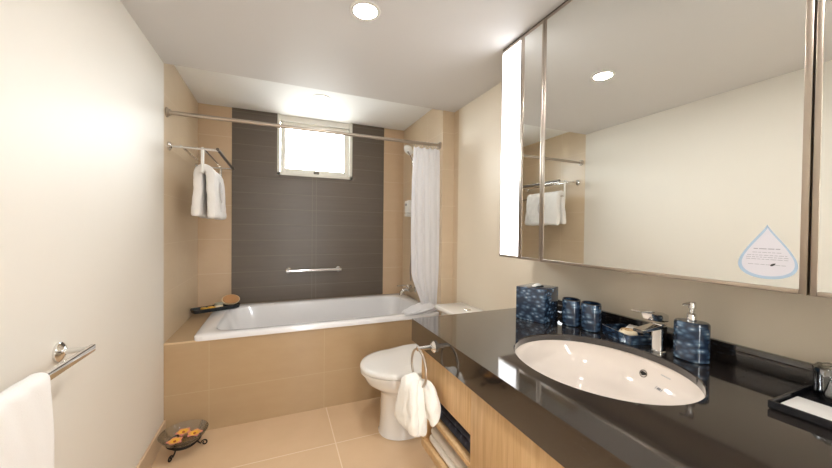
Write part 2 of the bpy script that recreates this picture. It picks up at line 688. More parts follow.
# ------------------------------------------------------------------ shower fittings
t = thing('hand_shower', 'white and chrome hand shower on the wall beside the curtain top', 'shower head', (XA, .5, 1.98))
b = BM(); lathe(b, [(.028, 0), (.028, -.008), (.018, -.02), (.014, -.05)], (XA, .5, 1.98), 20, axis='X'); obj('wall_bracket', b, 'chrome', t)
b = BM(); tube(b, [(XA - .045, .5, 1.975), (XA - .06, .49, 1.94), (XA - .05, .5, 1.86)], [.011, .012, .010], 12)
tube(b, [(XA - .06, .49, 1.94), (XA - .085, .48, 1.985), (XA - .115, .47, 2.02)], [.012, .014, .02], 12); obj('handle', b, 'chrome', t)
b = BM()
d = Vector((-.55, -.2, -.45)).normalized()
c0 = Vector((XA - .118, .468, 2.024))
rotm = d.to_track_quat('Z', 'Y').to_matrix()
prof = [(.014, -.03), (.035, -.022), (.05, -.004), (.05, .006), (.044, .011), (.0005, .011)]
rg = [[c0 + rotm @ Vector((r * cos(2 * pi * k / 28), r * sin(2 * pi * k / 28), z)) for k in range(28)] for r, z in prof]
loft(b, rg); obj('spray_face', b, 'white_plastic', t)
b = BM()
tube(b, [(XA - .05, .5, 1.87), (XA - .05, .46, 1.7), (XA - .06, .44, 1.45), (XA - .07, .47, 1.1), (XA - .06, .54, .9), (XA - .035, .58, .78)], .007, 10); obj('hose', b, 'brushed', t)

t = thing('soap_dispenser', 'white wall mounted liquid dispenser beside the shower curtain', 'dispenser', (XA, .6, 1.42))
b = BM(); add_box(b, XA - .1, XA, .5, .61, 1.44, 1.56, .012); obj('body', b, 'white_plastic', t)
b = BM(); add_box(b, XA - .106, XA - .01, .515, .595, 1.405, 1.438, .008); obj('push_bar', b, 'white_plastic', t)
b = BM(); lathe(b, [(.012, 0), (.012, -.006), (.0005, -.007)], (XA - .1, .555, 1.52), 16, axis='X'); obj('level_window', b, 'grey_print', t)

t = thing('bath_mixer', 'chrome bath mixer tap on the wall above the tub rim', 'tap', (XA, .6, .7))
for dy in (-.06, .06):
    b = BM(); lathe(b, [(.03, 0), (.03, -.006), (.018, -.014), (.016, -.05)], (XA, .6 + dy, .7), 20, axis='X'); obj('wall_flange', b, 'chrome', t)
b = BM(); tube(b, [(XA - .055, .52, .7), (XA - .055, .68, .7)], .023, 18); obj('mixer_body', b, 'chrome', t)
b = BM(); tube(b, [(XA - .06, .6, .695), (XA - .1, .6, .69), (XA - .125, .6, .675), (XA - .13, .6, .64)], [.018, .016, .015, .015], 14); obj('spout', b, 'chrome', t)
b = BM(); lathe(b, [(.02, .02), (.021, .03), (.018, .042), (.0005, .044)], (XA - .055, .6, .7), 18)
tube(b, [(XA - .06, .6, .737), (XA - .11, .595, .738), (XA - .17, .59, .736)], [.008, .007, .006], 10); obj('lever', b, 'chrome', t)

t = thing('grab_bar', 'short chrome grab bar fixed on the dark tiled wall above tub', 'grab bar', (.96, YB - .006, .885))
b = BM(); tube(b, [(.705, YB - .062, .885), (1.205, YB - .062, .885)], .015, 16); obj('bar', b, 'chrome', t)
for x in (.725, 1.185):
    b = BM(); lathe(b, [(.026, 0), (.026, -.006), (.014, -.014), (.012, -.055)], (x, YB - .006, .885), 20, axis='Y'); obj('end_mount', b, 'chrome', t)

# ------------------------------------------------------------------ towel rack with towel
RZ = 1.784
t = thing('towel_rack', 'chrome wall towel rack high on the tiled wall left of tub', 'towel rack', (0, .45, RZ))
for y in (.085, .82):
    b = BM(); lathe(b, [(.027, 0), (.027, .008), (.016, .016), (.011, .02)], (0, y, RZ), 20, axis='X')
    obj('wall_mount', b, 'chrome', t)
    b = BM(); tube(b, [(.012, y, RZ), (.272, y, RZ)], .008, 12); obj('arm', b, 'chrome', t)
for x in (.07, .185, .268):
    b = BM(); tube(b, [(x, .07, RZ + .004), (x, .835, RZ + .004)], .0075 if x < .26 else .01, 12); obj('shelf_rail', b, 'steel_dark' if x > .26 else 'chrome', t)
LZ = 1.64
for y in (.085, .82):
    b = BM(); add_box(b, .173, .191, y - .006, y + .006, LZ - .008, RZ, .003); obj('drop_bracket', b, 'white_plastic' if y < .2 else 'chrome', t)
b = BM(); tube(b, [(.182, .085, LZ), (.182, .82, LZ)], .0075, 12); obj('hanging_rail', b, 'chrome', t)


def rumple(o, size, strength):
    tx = bpy.data.textures.new('cloth_folds', 'CLOUDS')
    tx.noise_scale = size
    dm = o.modifiers.new('folds', 'DISPLACE')
    dm.texture = tx
    dm.strength = strength
    dm.texture_coords = 'LOCAL'


def draped(name, axis_x, zbar, ya, yb_, front_z, back_z, rad, spread, mat, thick, wav, at, lean=0, sub=1):
    """towel folded over a rail that runs along Y."""
    b = BM()
    prof = []
    nf = 12
    for k in range(nf):
        f = k / nf
        prof.append((axis_x + rad + spread * (1 - f) ** .8, front_z + (zbar - front_z) * f))
    for k in range(9):
        a = pi * k / 8
        prof.append((axis_x + rad * cos(a), zbar + rad * sin(a)))
    for k in range(1, nf + 1):
        f = k / nf
        prof.append((axis_x - rad - lean * f, zbar - (zbar - back_z) * f))
    rows = []
    ny = 26
    for i in range(ny):
        v = i / (ny - 1)
        y = ya + (yb_ - ya) * v
        row = []
        for k, (x, z) in enumerate(prof):
            dn = max(0, zbar - z) / max(.01, zbar - front_z)
            row.append((x + wav * dn * sin(v * 9 + z * 4) + .002 * sin(v * 31 + k), y + .004 * sin(z * 17 + v * 3), z + .004 * sin(v * 7) * dn))
        rows.append(row)
    loft(b, rows, closed=False)
    o = obj(name, b, mat, at=at, angle=80)
    cloth(o, thick, sub)
    return o


o = draped('bath_towel', .182, LZ, .118, .58, 1.34, 1.35, .033, .014, 'towel', .05, .004, (.17, .3, 1.36), lean=.012)
tag(o, 'white bath towel folded over the lower rail of the wall rack', 'towel')
rumple(o, .06, .014)
# oval woven emblem on the towel face
b = BM()
rg = []
for r, h in ((1.0, 0), (.96, .003), (.8, .004), (.0006, .0045)):
    rg.append([Vector((.252 + h - .012 * sin(2 * pi * k / 28) * r * .35, .33 + .05 * r * cos(2 * pi * k / 28), 1.53 + .075 * r * sin(2 * pi * k / 28))) for k in range(28)])
loft(b, rg)
obj('oval_emblem', b, make_towel('pale_grey_terry', srgb(214, 208, 204)), o)['label'] = 'pale grey oval emblem'

# ------------------------------------------------------------------ towel bar on the left wall
BZ = .888
t = thing('towel_bar', 'flat chrome towel bar mounted low on the left white wall', 'towel bar', (0, -1.3, BZ))
for y in (-1.03, -1.62):
    b = BM(); lathe(b, [(.03, 0), (.03, .007), (.022, .013), (.014, .016), (.011, .02)], (0, y, BZ), 24, axis='X'); obj('wall_mount', b, 'chrome', t)
    b = BM(); tube(b, [(.012, y, BZ), (.045, y, BZ), (.078, y + .004, BZ)], [.0095, .0085, .0085], 14); obj('post', b, 'chrome', t)
b = BM(); add_box(b, .072, .086, -1.67, -1.015, BZ - .012, BZ + .012, .004, seg=3); obj('bar', b, 'chrome', t)
o = draped('hand_towel', .079, BZ + .002, -1.6, -1.275, .46, .5, .019, .008, 'towel', .014, .004, (.1, -1.4, .46))
tag(o, 'large white towel draped over the chrome bar on left wall', 'towel')

# ------------------------------------------------------------------ tray on the tub corner
TZ = .609
tr = thing('bath_tray', 'dark narrow rectangular tray lying across the tub corner', 'tray', (.168, .70, TZ), radians(27))
b = BM()
hl, hw = .175, .06
rg = [sring(0, 0, 0, hl - .01, hw - .008, 8, 48), sring(0, 0, .03, hl, hw, 8, 48), sring(0, 0, .03, hl - .006, hw - .006, 8, 48), sring(0, 0, .008, hl - .014, hw - .013, 8, 48)]
loft(b, rg)
obj('tray_shell', b, plain('dark_teal_lacquer', srgb(40, 46, 50), .25), tr, local=True)
RT = Matrix.Translation((.168, .70, TZ)) @ Matrix.Rotation(radians(27), 4, 'Z')


def on_tray(name, label, cat, lx, ly, lz=.0085):
    return thing(name, label, cat, RT @ Vector((lx, ly, lz)), radians(27))


t = on_tray('bath_brush', 'round wooden backed brush leaning on the right end of tub tray', 'brush', .115, .01)
b = BM()
cz = .056
rx = Matrix.Rotation(radians(-40), 3, 'X')


def disc(prof, sx=1.0):
    return [[Vector((0, 0, cz)) + rx @ Vector((r * sx * cos(2 * pi * k / 40), y, r * .78 * sin(2 * pi * k / 40))) for k in range(40)] for r, y in prof]


loft(b, disc([(.0005, -.012), (.052, -.012), (.056, -.008), (.056, -.001)], 1.15)); obj('bristle_face', b, 'sponge', t, local=True)
b = BM(); loft(b, disc([(.058, -.007), (.062, -.003), (.062, .008), (.056, .014), (.0005, .016)], 1.15)); obj('brush_back', b, plain('pale_wood', srgb(222, 198, 160), .5), t, local=True)
t = on_tray('bath_jar', 'small cream jar standing on the tub tray beside the brush', 'jar', .02, .0)
b = BM(); lathe(b, [(.02, 0), (.026, .003), (.026, .026), (.023, .03)], (0, 0, 0), 24, sx=1.2); obj('jar_body', b, 'cream_soap', t, local=True)
b = BM(); lathe(b, [(.027, .03), (.028, .033), (.028, .041), (.025, .046), (.0005, .047)], (0, 0, 0), 24, sx=1.2); obj('lid', b, plain('grey_lid', srgb(170, 168, 150), .4), t, local=True)
for i, (lx, lab) in enumerate(((-.085, 'yellow soap bar in the tub tray nearest the left wall'), (-.035, 'yellow soap bar in the tub tray next to the cream jar'))):
    b = BM(); add_box(b, -.021, .021, -.03, .03, 0, .022, .007, seg=3)
    o = obj('soap_bar', b, 'yellow', local=True); o.location = RT @ Vector((lx, 0, .0085)); o.rotation_euler = (0, 0, radians(27 + 8 * i))
    tag(o, lab, 'soap', 'yellow soap bars')

# ------------------------------------------------------------------ flower bowl on iron stand
BX, BY = .14, -.17
t = thing('bowl_stand', 'black wrought iron scroll stand on the floor by the tub front', 'stand', (BX, BY, 0))
b = BM(); tube(b, [(BX + .082 * cos(2 * pi * k / 36), BY + .082 * sin(2 * pi * k / 36), .063) for k in range(36)], .004, 8, closed=True); obj('upper_ring', b, 'iron', t)
b = BM(); tube(b, [(BX + .062 * cos(2 * pi * k / 36), BY + .062 * sin(2 * pi * k / 36), .045) for k in range(36)], .0035, 8, closed=True); obj('lower_ring', b, 'iron', t)
for k in range(3):
    a = radians(-115 + 120 * k)
    pts = []
    for s in range(8):
        u = s / 7
        pts.append((.082 - .018 * sin(u * pi), .07 - u * .05))
    for s in range(1, 22):
        ang = pi - s * .36
        rr = .017 * (1 - s / 30)
        pts.append((.099 + rr * cos(ang), .021 + rr * sin(ang) * 1.0))
    b = BM(); tube(b, [(BX + r * cos(a), BY + r * sin(a), z) for r, z in pts], .004, 8); obj('scroll_leg', b, 'iron', t)
b = BM()
prof = [(.0005, .05), (.045, .051), (.075, .062), (.1, .083), (.117, .108), (.12, .113), (.117, .113), (.096, .088), (.072, .068), (.044, .057), (.0005, .056)]
lathe(b, prof, (BX, BY, .0), 48)
o = obj('glass_bowl', b, 'glass', at=(BX, BY, .05)); tag(o, 'shallow clear glass bowl of flowers resting on the iron stand', 'bowl')
for (dx, dy, dz, lab) in ((-.035, -.035, .078, 'yellow and pink flower in the glass bowl nearest the camera'), (-.012, .045, .08, 'yellow and pink flower in the glass bowl nearest the left rear'),
                          (.05, .008, .08, 'yellow and pink flower in the glass bowl on its right side')):
    t = thing('flower', lab, 'flower', (BX + dx, BY + dy, dz), random.random() * 6, 'flowers in the glass bowl')
    for k in range(5):
        b = BM()
        a = 2 * pi * k / 5
        rg = []
        for s in range(7):
            u = s / 6
            wd = .0165 * sin(pi * min(.97, .1 + u * .86)) + .001
            c = Vector((.004 + .036 * u, 0, .006 * sin(u * 2.4) + .004 * u))
            ring = []
            for q in range(10):
                th = 2 * pi * q / 10
                ring.append(c + Vector((0, wd * cos(th), .0022 * sin(th) + .35 * (wd * cos(th)) ** 2 * 12)))
            rg.append([Vector((p.x * cos(a) - p.y * sin(a), p.x * sin(a) + p.y * cos(a), p.z)) for p in ring])
        loft(b, rg)
        obj('petal', b, 'petal', t, local=True)
    b = BM(); lathe(b, [(.001, .0), (.007, .002), (.007, .006), (.0005, .01)], (0, 0, .003), 12); obj('flower_centre', b, plain('rust_centre', srgb(190, 96, 50), .6), t, local=True)

# ------------------------------------------------------------------ toilet
TY = -.42
toi = thing('toilet', 'white ceramic toilet with closed lid between tub and vanity', 'toilet', (1.5, TY, 0))


def tring(x0, x1, hw, z, n=56, e=2.2, slope=0):
    """closed outline with a rounded nose at x0 and a squarer tail at x1."""
    out = []
    cx = x0 + hw * 1.15
    for k in range(n):
        a = 2 * pi * k / n
        c, s = cos(a), sin(a)
        if c < 0:
            x = cx + (cx - x0) * c
            y = hw * math.copysign(abs(s) ** (2 / e), s)
        else:
            x = cx + (x1 - cx) * min(1, abs(c) ** (2 / 4.5))
            y = hw * math.copysign(abs(s) ** (2 / 4.5), s)
        out.append(Vector((x, TY + y, z + slope * max(0, x - cx))))
    return out


b = BM()
loft(b, [tring(1.225, 1.9, .135, 0), tring(1.232, 1.9, .13, .012), tring(1.238, 1.9, .128, .1), tring(1.24, 1.9, .13, .25), tring(1.228, 1.88, .145, .272),
         tring(1.18, 1.84, .19, .31), tring(1.14, 1.8, .215, .34), tring(1.128, 1.78, .222, .37), tring(1.128, 1.78, .222, .388), tring(1.15, 1.76, .2, .39)])
obj('bowl', b, 'ceramic', toi, angle=60)
b = BM()


def lring(g, z, sl=.09):
    out = []
    n = 64
    for k in range(n):
        a = 2 * pi * k / n
        c, s = cos(a), sin(a)
        L0, cx = 1.105, 1.36
        if c < 0:
            x = cx + (cx - L0 - g) * c
            wy = (.232 - g) * s
        else:
            x = cx + (.27 - g) * min(1, c ** .55 if c > 0 else 0)
            wy = (.232 - g) * math.copysign(abs(s) ** .6, s) * (1 - .32 * (min(1, (x - cx) / .27)) ** 1.4)
        out.append(Vector((x, TY + wy, z + sl * max(0, x - cx))))
    return out


loft(b, [lring(.008, .392, 0), lring(.002, .394, 0), lring(.002, .41, .03), lring(.008, .412, .03)]); obj('seat', b, 'ceramic', toi, angle=50)
b = BM(); loft(b, [lring(.004, .414, .04), lring(0, .416, .05), lring(0, .428, .17), lring(.006, .436, .18), lring(.03, .4395, .18), lring(.12, .441, .18)]); obj('lid', b, 'ceramic', toi, angle=50)
b = BM(); add_box(b, 1.755, 1.968, TY - .215, TY + .215, .34, .685, .03, seg=4); tank = obj('tank', b, 'ceramic', toi)
b = BM(); add_box(b, 1.72, 1.972, TY - .235, TY + .245, .686, .72, .013, seg=3); obj('tank_lid', b, 'ceramic', tank)
b = BM(); lathe(b, [(.034, 0), (.034, .004), (.03, .007), (.0005, .007)], (1.86, TY + .0, .72), 28, sx=.7, sy=1.0); obj('flush_button', b, 'chrome', tank)

# ------------------------------------------------------------------ vanity cabinet
VX, VY0, VY1, VZ0, VZ1 = 1.215, -1.09, -2.62, .34, .768
van = thing('vanity_cabinet', 'light oak wall hung vanity cabinet with open shelves under the counter', 'cabinet', (1.6, -1.85, VZ0))
p = .016
b = BM()
add_box(b, VX, XR, VY0 - p, VY0, VZ0, VZ1, .001)
add_box(b, VX, XR, VY1, VY1 + p, VZ0, VZ1, .001)
add_box(b, VX, XR, VY1 + p, VY0 - p, VZ0, VZ0 + .034, .001)
add_box(b, XR - .012, XR, VY1 + p, VY0 - p, VZ0 + .034, VZ1 - .2, .0)
add_box(b, VX + .02, XR, -1.488 - p, -1.488, VZ0 + .034, VZ1 - .16, .001)
obj('carcass', b, 'wood', van)
b = BM(); add_box(b, VX + .002, XR - .012, -1.487, VY0 - p - .001, .493, .513, .001); obj('shelf', b, 'wood', van)
b = BM(); add_box(b, VX, VX + .02, -1.487, VY0 - p - .001, .61, VZ1 - .002, .001); obj('fascia', b, 'wood', van)
for ya, yb_ in ((-1.4885, -2.05), (-2.053, VY1 + p + .001)):
    b = BM(); add_box(b, VX - .001, VX + .019, yb_, ya, VZ0 + .035, VZ1 - .002, .0012); obj('door', b, 'wood', van)

# countertop with oval cut-out
KX, KY, KZ = 1.207, -.99, .868
SX, SY, SAX, SAY = 1.574, -1.658, .234, .272
top = thing('vanity_countertop', 'polished black granite countertop with deep front edge over oak cabinet', 'countertop', (1.59, -1.8, .768))
b = BM()
n = 128
KY1 = -2.64


def rect_pt(a):
    c, s = cos(a), sin(a)
    cand = []
    if c > 1e-9: cand.append((XR - SX) / c)
    if c < -1e-9: cand.append((KX - SX) / c)
    if s > 1e-9: cand.append((KY - SY) / s)
    if s < -1e-9: cand.append((KY1 - SY) / s)
    q = min(cand)
    return SX + q * c, SY + q * s


angs = [2 * pi * k / n for k in range(n)]
cor = [math.atan2(y - SY, x - SX) % (2 * pi) for x in (KX, XR) for y in (KY, KY1)]
for c in cor:
    i = min(range(n), key=lambda i: abs(angs[i] - c))
    angs[i] = c


def ell(a, g=0):
    # point on the ellipse along direction a
    c, s = cos(a), sin(a)
    q = 1 / math.sqrt((c / (SAX - g)) ** 2 + (s / (SAY - g)) ** 2)
    return SX + q * c, SY + q * s


outer = [rect_pt(a) for a in angs]
inner = [ell(a, 0) for a in angs]
inner2 = [ell(a, -.003) for a in angs]
T = .024
rings = [[(x, y, KZ - T) for x, y in inner], [(x, y, KZ - .003) for x, y in inner], [(x, y, KZ) for x, y in inner2],
         [(x, y, KZ) for x, y in outer], [(x, y, KZ - T) for x, y in outer]]
vs = loft(b, rings, False, False)
for i in range(n):
    j = (i + 1) % n
    b.faces.new((vs[0][i], vs[0][j], vs[-1][j], vs[-1][i]))
obj('slab', b, 'granite', top, angle=30)
b = BM(); add_box(b, KX, KX + .02, KY1, KY, .768, KZ - T, .0); add_box(b, KX + .02, XR, KY - .02, KY, .768, KZ - T, 0); obj('front_edge', b, 'granite', top, smooth=False)
b = BM(); add_box(b, XR - .02, XR, KY1, KY - .012, KZ, KZ + .062, .0015); obj('backsplash', b, 'granite', top)

# sink basin
sk = thing('sink', 'white oval undermount basin set in the black granite counter', 'sink', (SX, SY, KZ - T - .16))
b = BM()
DEP = .125
zt = KZ - T - .001


def bowl_ring(f, g=0):
    # f: 0 top .. 1 bottom
    k = math.sqrt(max(0, 1 - f ** 2.6)) * .93 + .07 * (1 - f)
    k = max(k, .08)
    return sring(SX + .06 * f * f, SY, zt - DEP * f + (-g), (SAX + .004) * k + g, (SAY + .004) * k + g, 2.0, 72)


fs = [0, .1, .2, .3, .4, .5, .6, .7, .78, .85, .91, .96, .99]
inn = [bowl_ring(f) for f in fs]
out_ = [bowl_ring(f, .012) for f in fs]
rings = list(reversed(inn)) + [sring(SX, SY, zt, SAX + .03, SAY + .03, 2, 72), sring(SX, SY, zt - .012, SAX + .03, SAY + .03, 2, 72)] + out_
loft(b, rings)
obj('basin', b, 'basin', sk, angle=60)
b = BM(); lathe(b, [(.033, 0), (.034, .003), (.026, .006), (.022, .002), (.0005, .004)], (SX + .057, SY, zt - DEP * .97), 28); obj('drain', b, 'chrome', sk)


def surf(th, f):
    """point and outward normal on the inside of the basin."""
    def P(th, f):
        k = max(math.sqrt(max(0, 1 - f ** 2.6)) * .93 + .07 * (1 - f), .08)
        return Vector((SX + .06 * f * f + (SAX + .004) * k * cos(th), SY + (SAY + .004) * k * sin(th), zt - DEP * f))
    p0 = P(th, f)
    a = P(th + .01, f) - P(th - .01, f)
    c = P(th, f + .01) - P(th, f - .01)
    nn = a.cross(c).normalized()
    if nn.dot(Vector((SX, SY, zt)) - p0) < 0:
        nn = -nn
    return p0, nn, a.normalized(), -c.normalized()


p0, nn, ta, tb = surf(radians(-1), .42)
b = BM()
rg = [[p0 + nn * h + (ta * cos(2 * pi * k / 24) + tb * sin(2 * pi * k / 24)) * r for k in range(24)] for r, h in ((.013, -.002), (.013, .0015), (.010, .002), (.0095, -.004))]
loft(b, rg, True, False); obj('overflow_ring', b, 'steel_dark', sk); ovr = bpy.data.objects['overflow_ring']
b = BM(); loft(b, [[p0 + nn * h + (ta * cos(2 * pi * k / 24) + tb * sin(2 * pi * k / 24)) * r for k in range(24)] for r, h in ((.0094, .0005), (.0005, .0008))]); obj('overflow_hole', b, 'void', ovr)


def decal(th, f, quads, name, mat, h=.0008):
    """small marks that hug the glaze: each quad is (u0,u1,v0,v1) in metres around the anchor."""
    p0, nn, ta, tb = surf(th, f)
    b = BM()
    for u0, u1, v0, v1 in quads:
        c = [p0 + ta * u + tb * v + nn * h for u, v in ((u0, v0), (u1, v0), (u1, v1), (u0, v1))]
        lo = [q - nn * .0012 for q in c]
        loft(b, [lo, c])
    return obj(name, b, mat, sk, smooth=False)


sgn = 1
TH = radians(-17)
sq = .0115
decal(TH, .6, [(-sq, sq, sq - .0014, sq), (-sq, sq, -sq, -sq + .0014), (-sq, -sq + .0014, -sq, sq), (sq - .0014, sq, -sq, sq), (-.006, -.004, -.005, .005), (-.002, .001, -.004, .004), (.003, .005, -.005, .005), (-.006, .006, -.001, .001)], 'square_mark', plain('mark_ink', srgb(70, 72, 84), .5))
decal(TH, .26, [(-.018 + i * .0065, -.0135 + i * .0065, -.002, .002) for i in range(6)], 'maker_mark', plain('pale_mark_ink', srgb(176, 174, 174), .5))

# ------------------------------------------------------------------ things on the counter
ROT = radians(-17)


def local_thing(name, label, cat, x, y, rz=ROT, group=None, z=KZ + .0006):
    return thing(name, label, cat, (x, y, z), rz, group)


t = local_thing('tissue_box', 'tall square tissue box covered in blue shell mosaic on the counter', 'tissue box', 1.762, -1.195, radians(20))
b = BM()
hs = .07
add_box(b, -hs, hs, -hs, hs, 0, .152, .003)
obj('box_cover', b, 'shell', t, local=True)
b = BM(); rg = [[Vector((.04 * r * cos(2 * pi * k / 24), .026 * r * sin(2 * pi * k / 24), z)) for k in range(24)] for r, z in ((1, .152), (1, .1535), (.001, .1535))]
loft(b, rg); obj('slot', b, 'void', t, local=True)
b = BM()
rows = []
for i in range(9):
    u = i / 8
    rows.append([(-.035 + .07 * u, -.012 + .024 * v / 6 + .004 * sin(u * 9 + v), .154 + .012 * sin(pi * u) * sin(pi * (v + .5) / 7)) for v in range(7)])
loft(b, rows, closed=False); cloth(obj('tissue', b, 'paper', t, local=True), .0015, 1)

for (x, y, lab) in ((1.831, -1.330, 'blue shell mosaic tumbler next to the tissue box'), (1.844, -1.419, 'blue shell mosaic tumbler beside the soap dish')):
    t = local_thing('tumbler', lab, 'tumbler', x, y, ROT, 'blue mosaic tumblers')
    b = BM()
    prof = [(.033, 0), (.0375, .003), (.0385, .01), (.0385, .108), (.037, .112), (.0345, .112), (.034, .105), (.032, .01), (.0005, .008)]
    lathe(b, prof, (0, 0, 0), 40, sx=.92, sy=1.12)
    obj('cup', b, 'shell', t, local=True)
    b = BM(); tube(b, [(.036 * .92 * cos(2 * pi * k / 32), .036 * 1.12 * sin(2 * pi * k / 32), .1125) for k in range(32)], .0022, 6, closed=True)
    obj('rim_band', b, 'steel_dark', t, local=True)

t = local_thing('soap_dish', 'low rectangular blue mosaic soap dish beside the tap', 'soap dish', 1.884, -1.545)
b = BM()
rg = [sring(0, 0, 0, .05, .076, 14, 48), sring(0, 0, .034, .052, .078, 14, 48), sring(0, 0, .034, .047, .073, 14, 48), sring(0, 0, .018, .046, .072, 14, 48)]
loft(b, rg); obj('dish', b, 'shell', t, local=True)
c = Matrix.Translation((1.884, -1.545, KZ)) @ Matrix.Rotation(ROT, 4, 'Z')
t = thing('soap', 'round cream spiral soap lying in the blue mosaic dish', 'soap', c @ Vector((-.018, -.03, .0185)), ROT)
b = BM(); lathe(b, [(.022, 0), (.029, .005), (.031, .011), (.029, .018), (.022, .023), (.0005, .024)], (0, 0, 0), 32); obj('soap_disc', b, 'cream_soap', t, local=True)
b = BM(); tube(b, [((.004 + .0012 * s) * cos(s * .55), (.004 + .0012 * s) * sin(s * .55), .024) for s in range(18)], .0022, 6); obj('spiral', b, plain('tan_spiral', srgb(196, 160, 112), .5), t, local=True)
b = BM(); add_box(b, -.026, .026, -.018, .018, 0, .012, .004, seg=3)
o = obj('soap_packet', b, 'paper', local=True); o.location = c @ Vector((.014, -.005, .0185)); o.rotation_euler = (0, radians(-20), ROT + .4)
o.location.z += .012
tag(o, 'small white paper soap packet in the dish behind the round soap', 'soap')

# tap
FX, FY = 1.85, -1.683
t = thing('basin_tap', 'chrome single lever tap standing behind the oval basin', 'tap', (FX, FY, KZ))
b = BM(); lathe(b, [(.022, .0006), (.022, .005), (.019, .007)], (FX, FY, KZ), 28); obj('base_ring', b, 'chrome', t)
b = BM()
loft(b, [sring(FX, FY, KZ + .006, .017, .0175, 5, 40), sring(FX, FY, KZ + .06, .0172, .0177, 5, 40), sring(FX, FY, KZ + .1, .0185, .0185, 5, 40)])
obj('tap_body', b, 'chrome', t)


def bar_x(secs):
    """loft of rounded rectangles along X: (x, z centre, half height, half width)."""
    rg = []
    for x, zc, hh, hw in secs:
        rg.append([Vector((x, FY + hw * math.copysign(abs(cos(a)) ** .35, cos(a)), zc + hh * math.copysign(abs(sin(a)) ** .35, sin(a)))) for a in [2 * pi * k / 28 for k in range(28)]])
    b = BM(); loft(b, rg)
    return b


obj('spout', bar_x([(FX + .012, KZ + .091, .008, .0185), (FX - .03, KZ + .09, .0078, .0185), (FX - .085, KZ + .087, .006, .0175), (FX - .112, KZ + .085, .005, .017)]), 'chrome', t)
lv = obj('lever', bar_x([(FX + .02, KZ + .117, .013, .018), (FX + .0, KZ + .121, .017, .0185), (FX - .04, KZ + .128, .0165, .0185), (FX - .062, KZ + .133, .014, .018), (FX - .07, KZ + .141, .006, .0175)]), 'chrome', t)
obj('lever_blade', bar_x([(FX - .055, KZ + .1455, .003, .017), (FX - .09, KZ + .149, .0025, .0165), (FX - .125, KZ + .153, .002, .015)]), 'chrome', lv)

# lotion dispenser
t = local_thing('lotion_dispenser', 'blue mosaic lotion bottle with chrome pump on the counter', 'dispenser', 1.872, -1.768, radians(14))
b = BM()
lathe(b, [(.9, 0), (1, .004), (1, .115), (.985, .122), (.9, .126), (.3, .127)], (0, 0, 0), 48, sx=.034, sy=.047)
obj('bottle', b, 'shell', t, local=True)
b = BM(); lathe(b, [(.013, .126), (.0135, .129), (.0135, .148), (.011, .151), (.0065, .152), (.0065, .168), (.0105, .169), (.011, .184), (.009, .188), (.0005, .189)], (0, 0, 0), 24)
obj('pump', b, 'chrome', t, local=True)
b = BM(); tube(b, [(0, 0, .181), (-.012, .009, .182), (-.022, .016, .18), (-.024, .018, .176)], [.0055, .005, .004, .004], 10); obj('nozzle', b, 'chrome', t, local=True)

# amenity tray at the right edge
t = thing('amenity_tray', 'black lacquer tray on the counter at the right edge of photo', 'tray', (1.8, -2.17, KZ + .0006))
b = BM()
x0, x1, ya, yb_ = 1.703, 1.925, -2.33, -2.012
def rrect(g, z):
    return [(x0 + g, ya + g, z), (x1 - g, ya + g, z), (x1 - g, yb_ - g, z), (x0 + g, yb_ - g, z)]
loft(b, [rrect(.002, KZ + .0006), rrect(0, KZ + .004), rrect(0, KZ + .019), rrect(.001, KZ + .02), rrect(.006, KZ + .02), rrect(.007, KZ + .007)])
obj('tray_shell', b, 'black', t, smooth=False)
b = BM(); add_box(b, 1.716, 1.815, -2.25, -2.024, KZ + .0075, KZ + .0135, .001)
o = obj('comb_packet', b, 'paper', at=(1.765, -2.14, KZ + .0075)); tag(o, 'flat white paper packet lying in the black tray', 'packet')
GX, GY, GZ = 1.882, -2.068, KZ + .0075
t = thing('drinking_glass', 'clear drinking glass in a plastic wrap standing in the black tray', 'glass', (GX, GY, GZ))
b = BM(); lathe(b, [(.029, 0), (.031, .003), (.034, .075), (.033, .076), (.030, .01), (.0005, .008)], (GX, GY, GZ), 36); obj('glass_body', b, 'glass', t)
b = BM()
rg = []
for r, z in ((.0355, .004), (.037, .03), (.038, .062), (.0385, .078), (.034, .083), (.012, .082), (.001, .084)):
    rg.append([Vector((GX + (r + .0014 * sin(k * 2.6 + z * 300)) * cos(2 * pi * k / 36), GY + (r + .0014 * sin(k * 2.6 + z * 300)) * sin(2 * pi * k / 36), GZ + z + .0012 * sin(k * 1.9))) for k in range(36)])
loft(b, rg, False, True); obj('plastic_wrap', b, make_glass('crinkled_film', (.9, .9, .88, 1), .22), t)

# ------------------------------------------------------------------ towel ring and towel
RX, RY, RZ2 = KX, -1.232, .818
t = thing('towel_ring', 'chrome towel ring fixed to the black counter edge', 'towel ring', (RX, RY, RZ2))
b = BM(); lathe(b, [(.024, 0), (.024, -.006), (.017, -.012), (.011, -.016)], (RX, RY, RZ2), 24, axis='X'); obj('wall_mount', b, 'chrome', t)
b = BM(); tube(b, [(RX - .01, RY, RZ2), (RX - .06, RY, RZ2), (RX - .075, RY, RZ2)], [.009, .008, .009], 14); obj('arm', b, 'chrome', t)
RR = .07
RC = (RX - .068, RY, RZ2 - RR - .004)
b = BM(); tube(b, [(RC[0], RC[1] + RR * cos(2 * pi * k / 48), RC[2] + RR * sin(2 * pi * k / 48)) for k in range(48)], .0048, 10, closed=True); obj('ring', b, 'brushed', t)


def lobe(b, pts, n=26, seed=0):
    """soft cloth lobe: list of (x, y, z, rx, ry)."""
    rg = []
    for (x, y, z, rx_, ry_) in pts:
        ring = []
        for k in range(n):
            a = 2 * pi * k / n
            wv = 1 + .09 * sin(3 * a + seed + z * 9) + .05 * sin(5 * a - z * 14 + seed)
            ring.append((x + rx_ * cos(a) * wv, y + ry_ * sin(a) * wv, z + .006 * sin(2 * a + seed)))
        rg.append(ring)
    loft(b, rg)


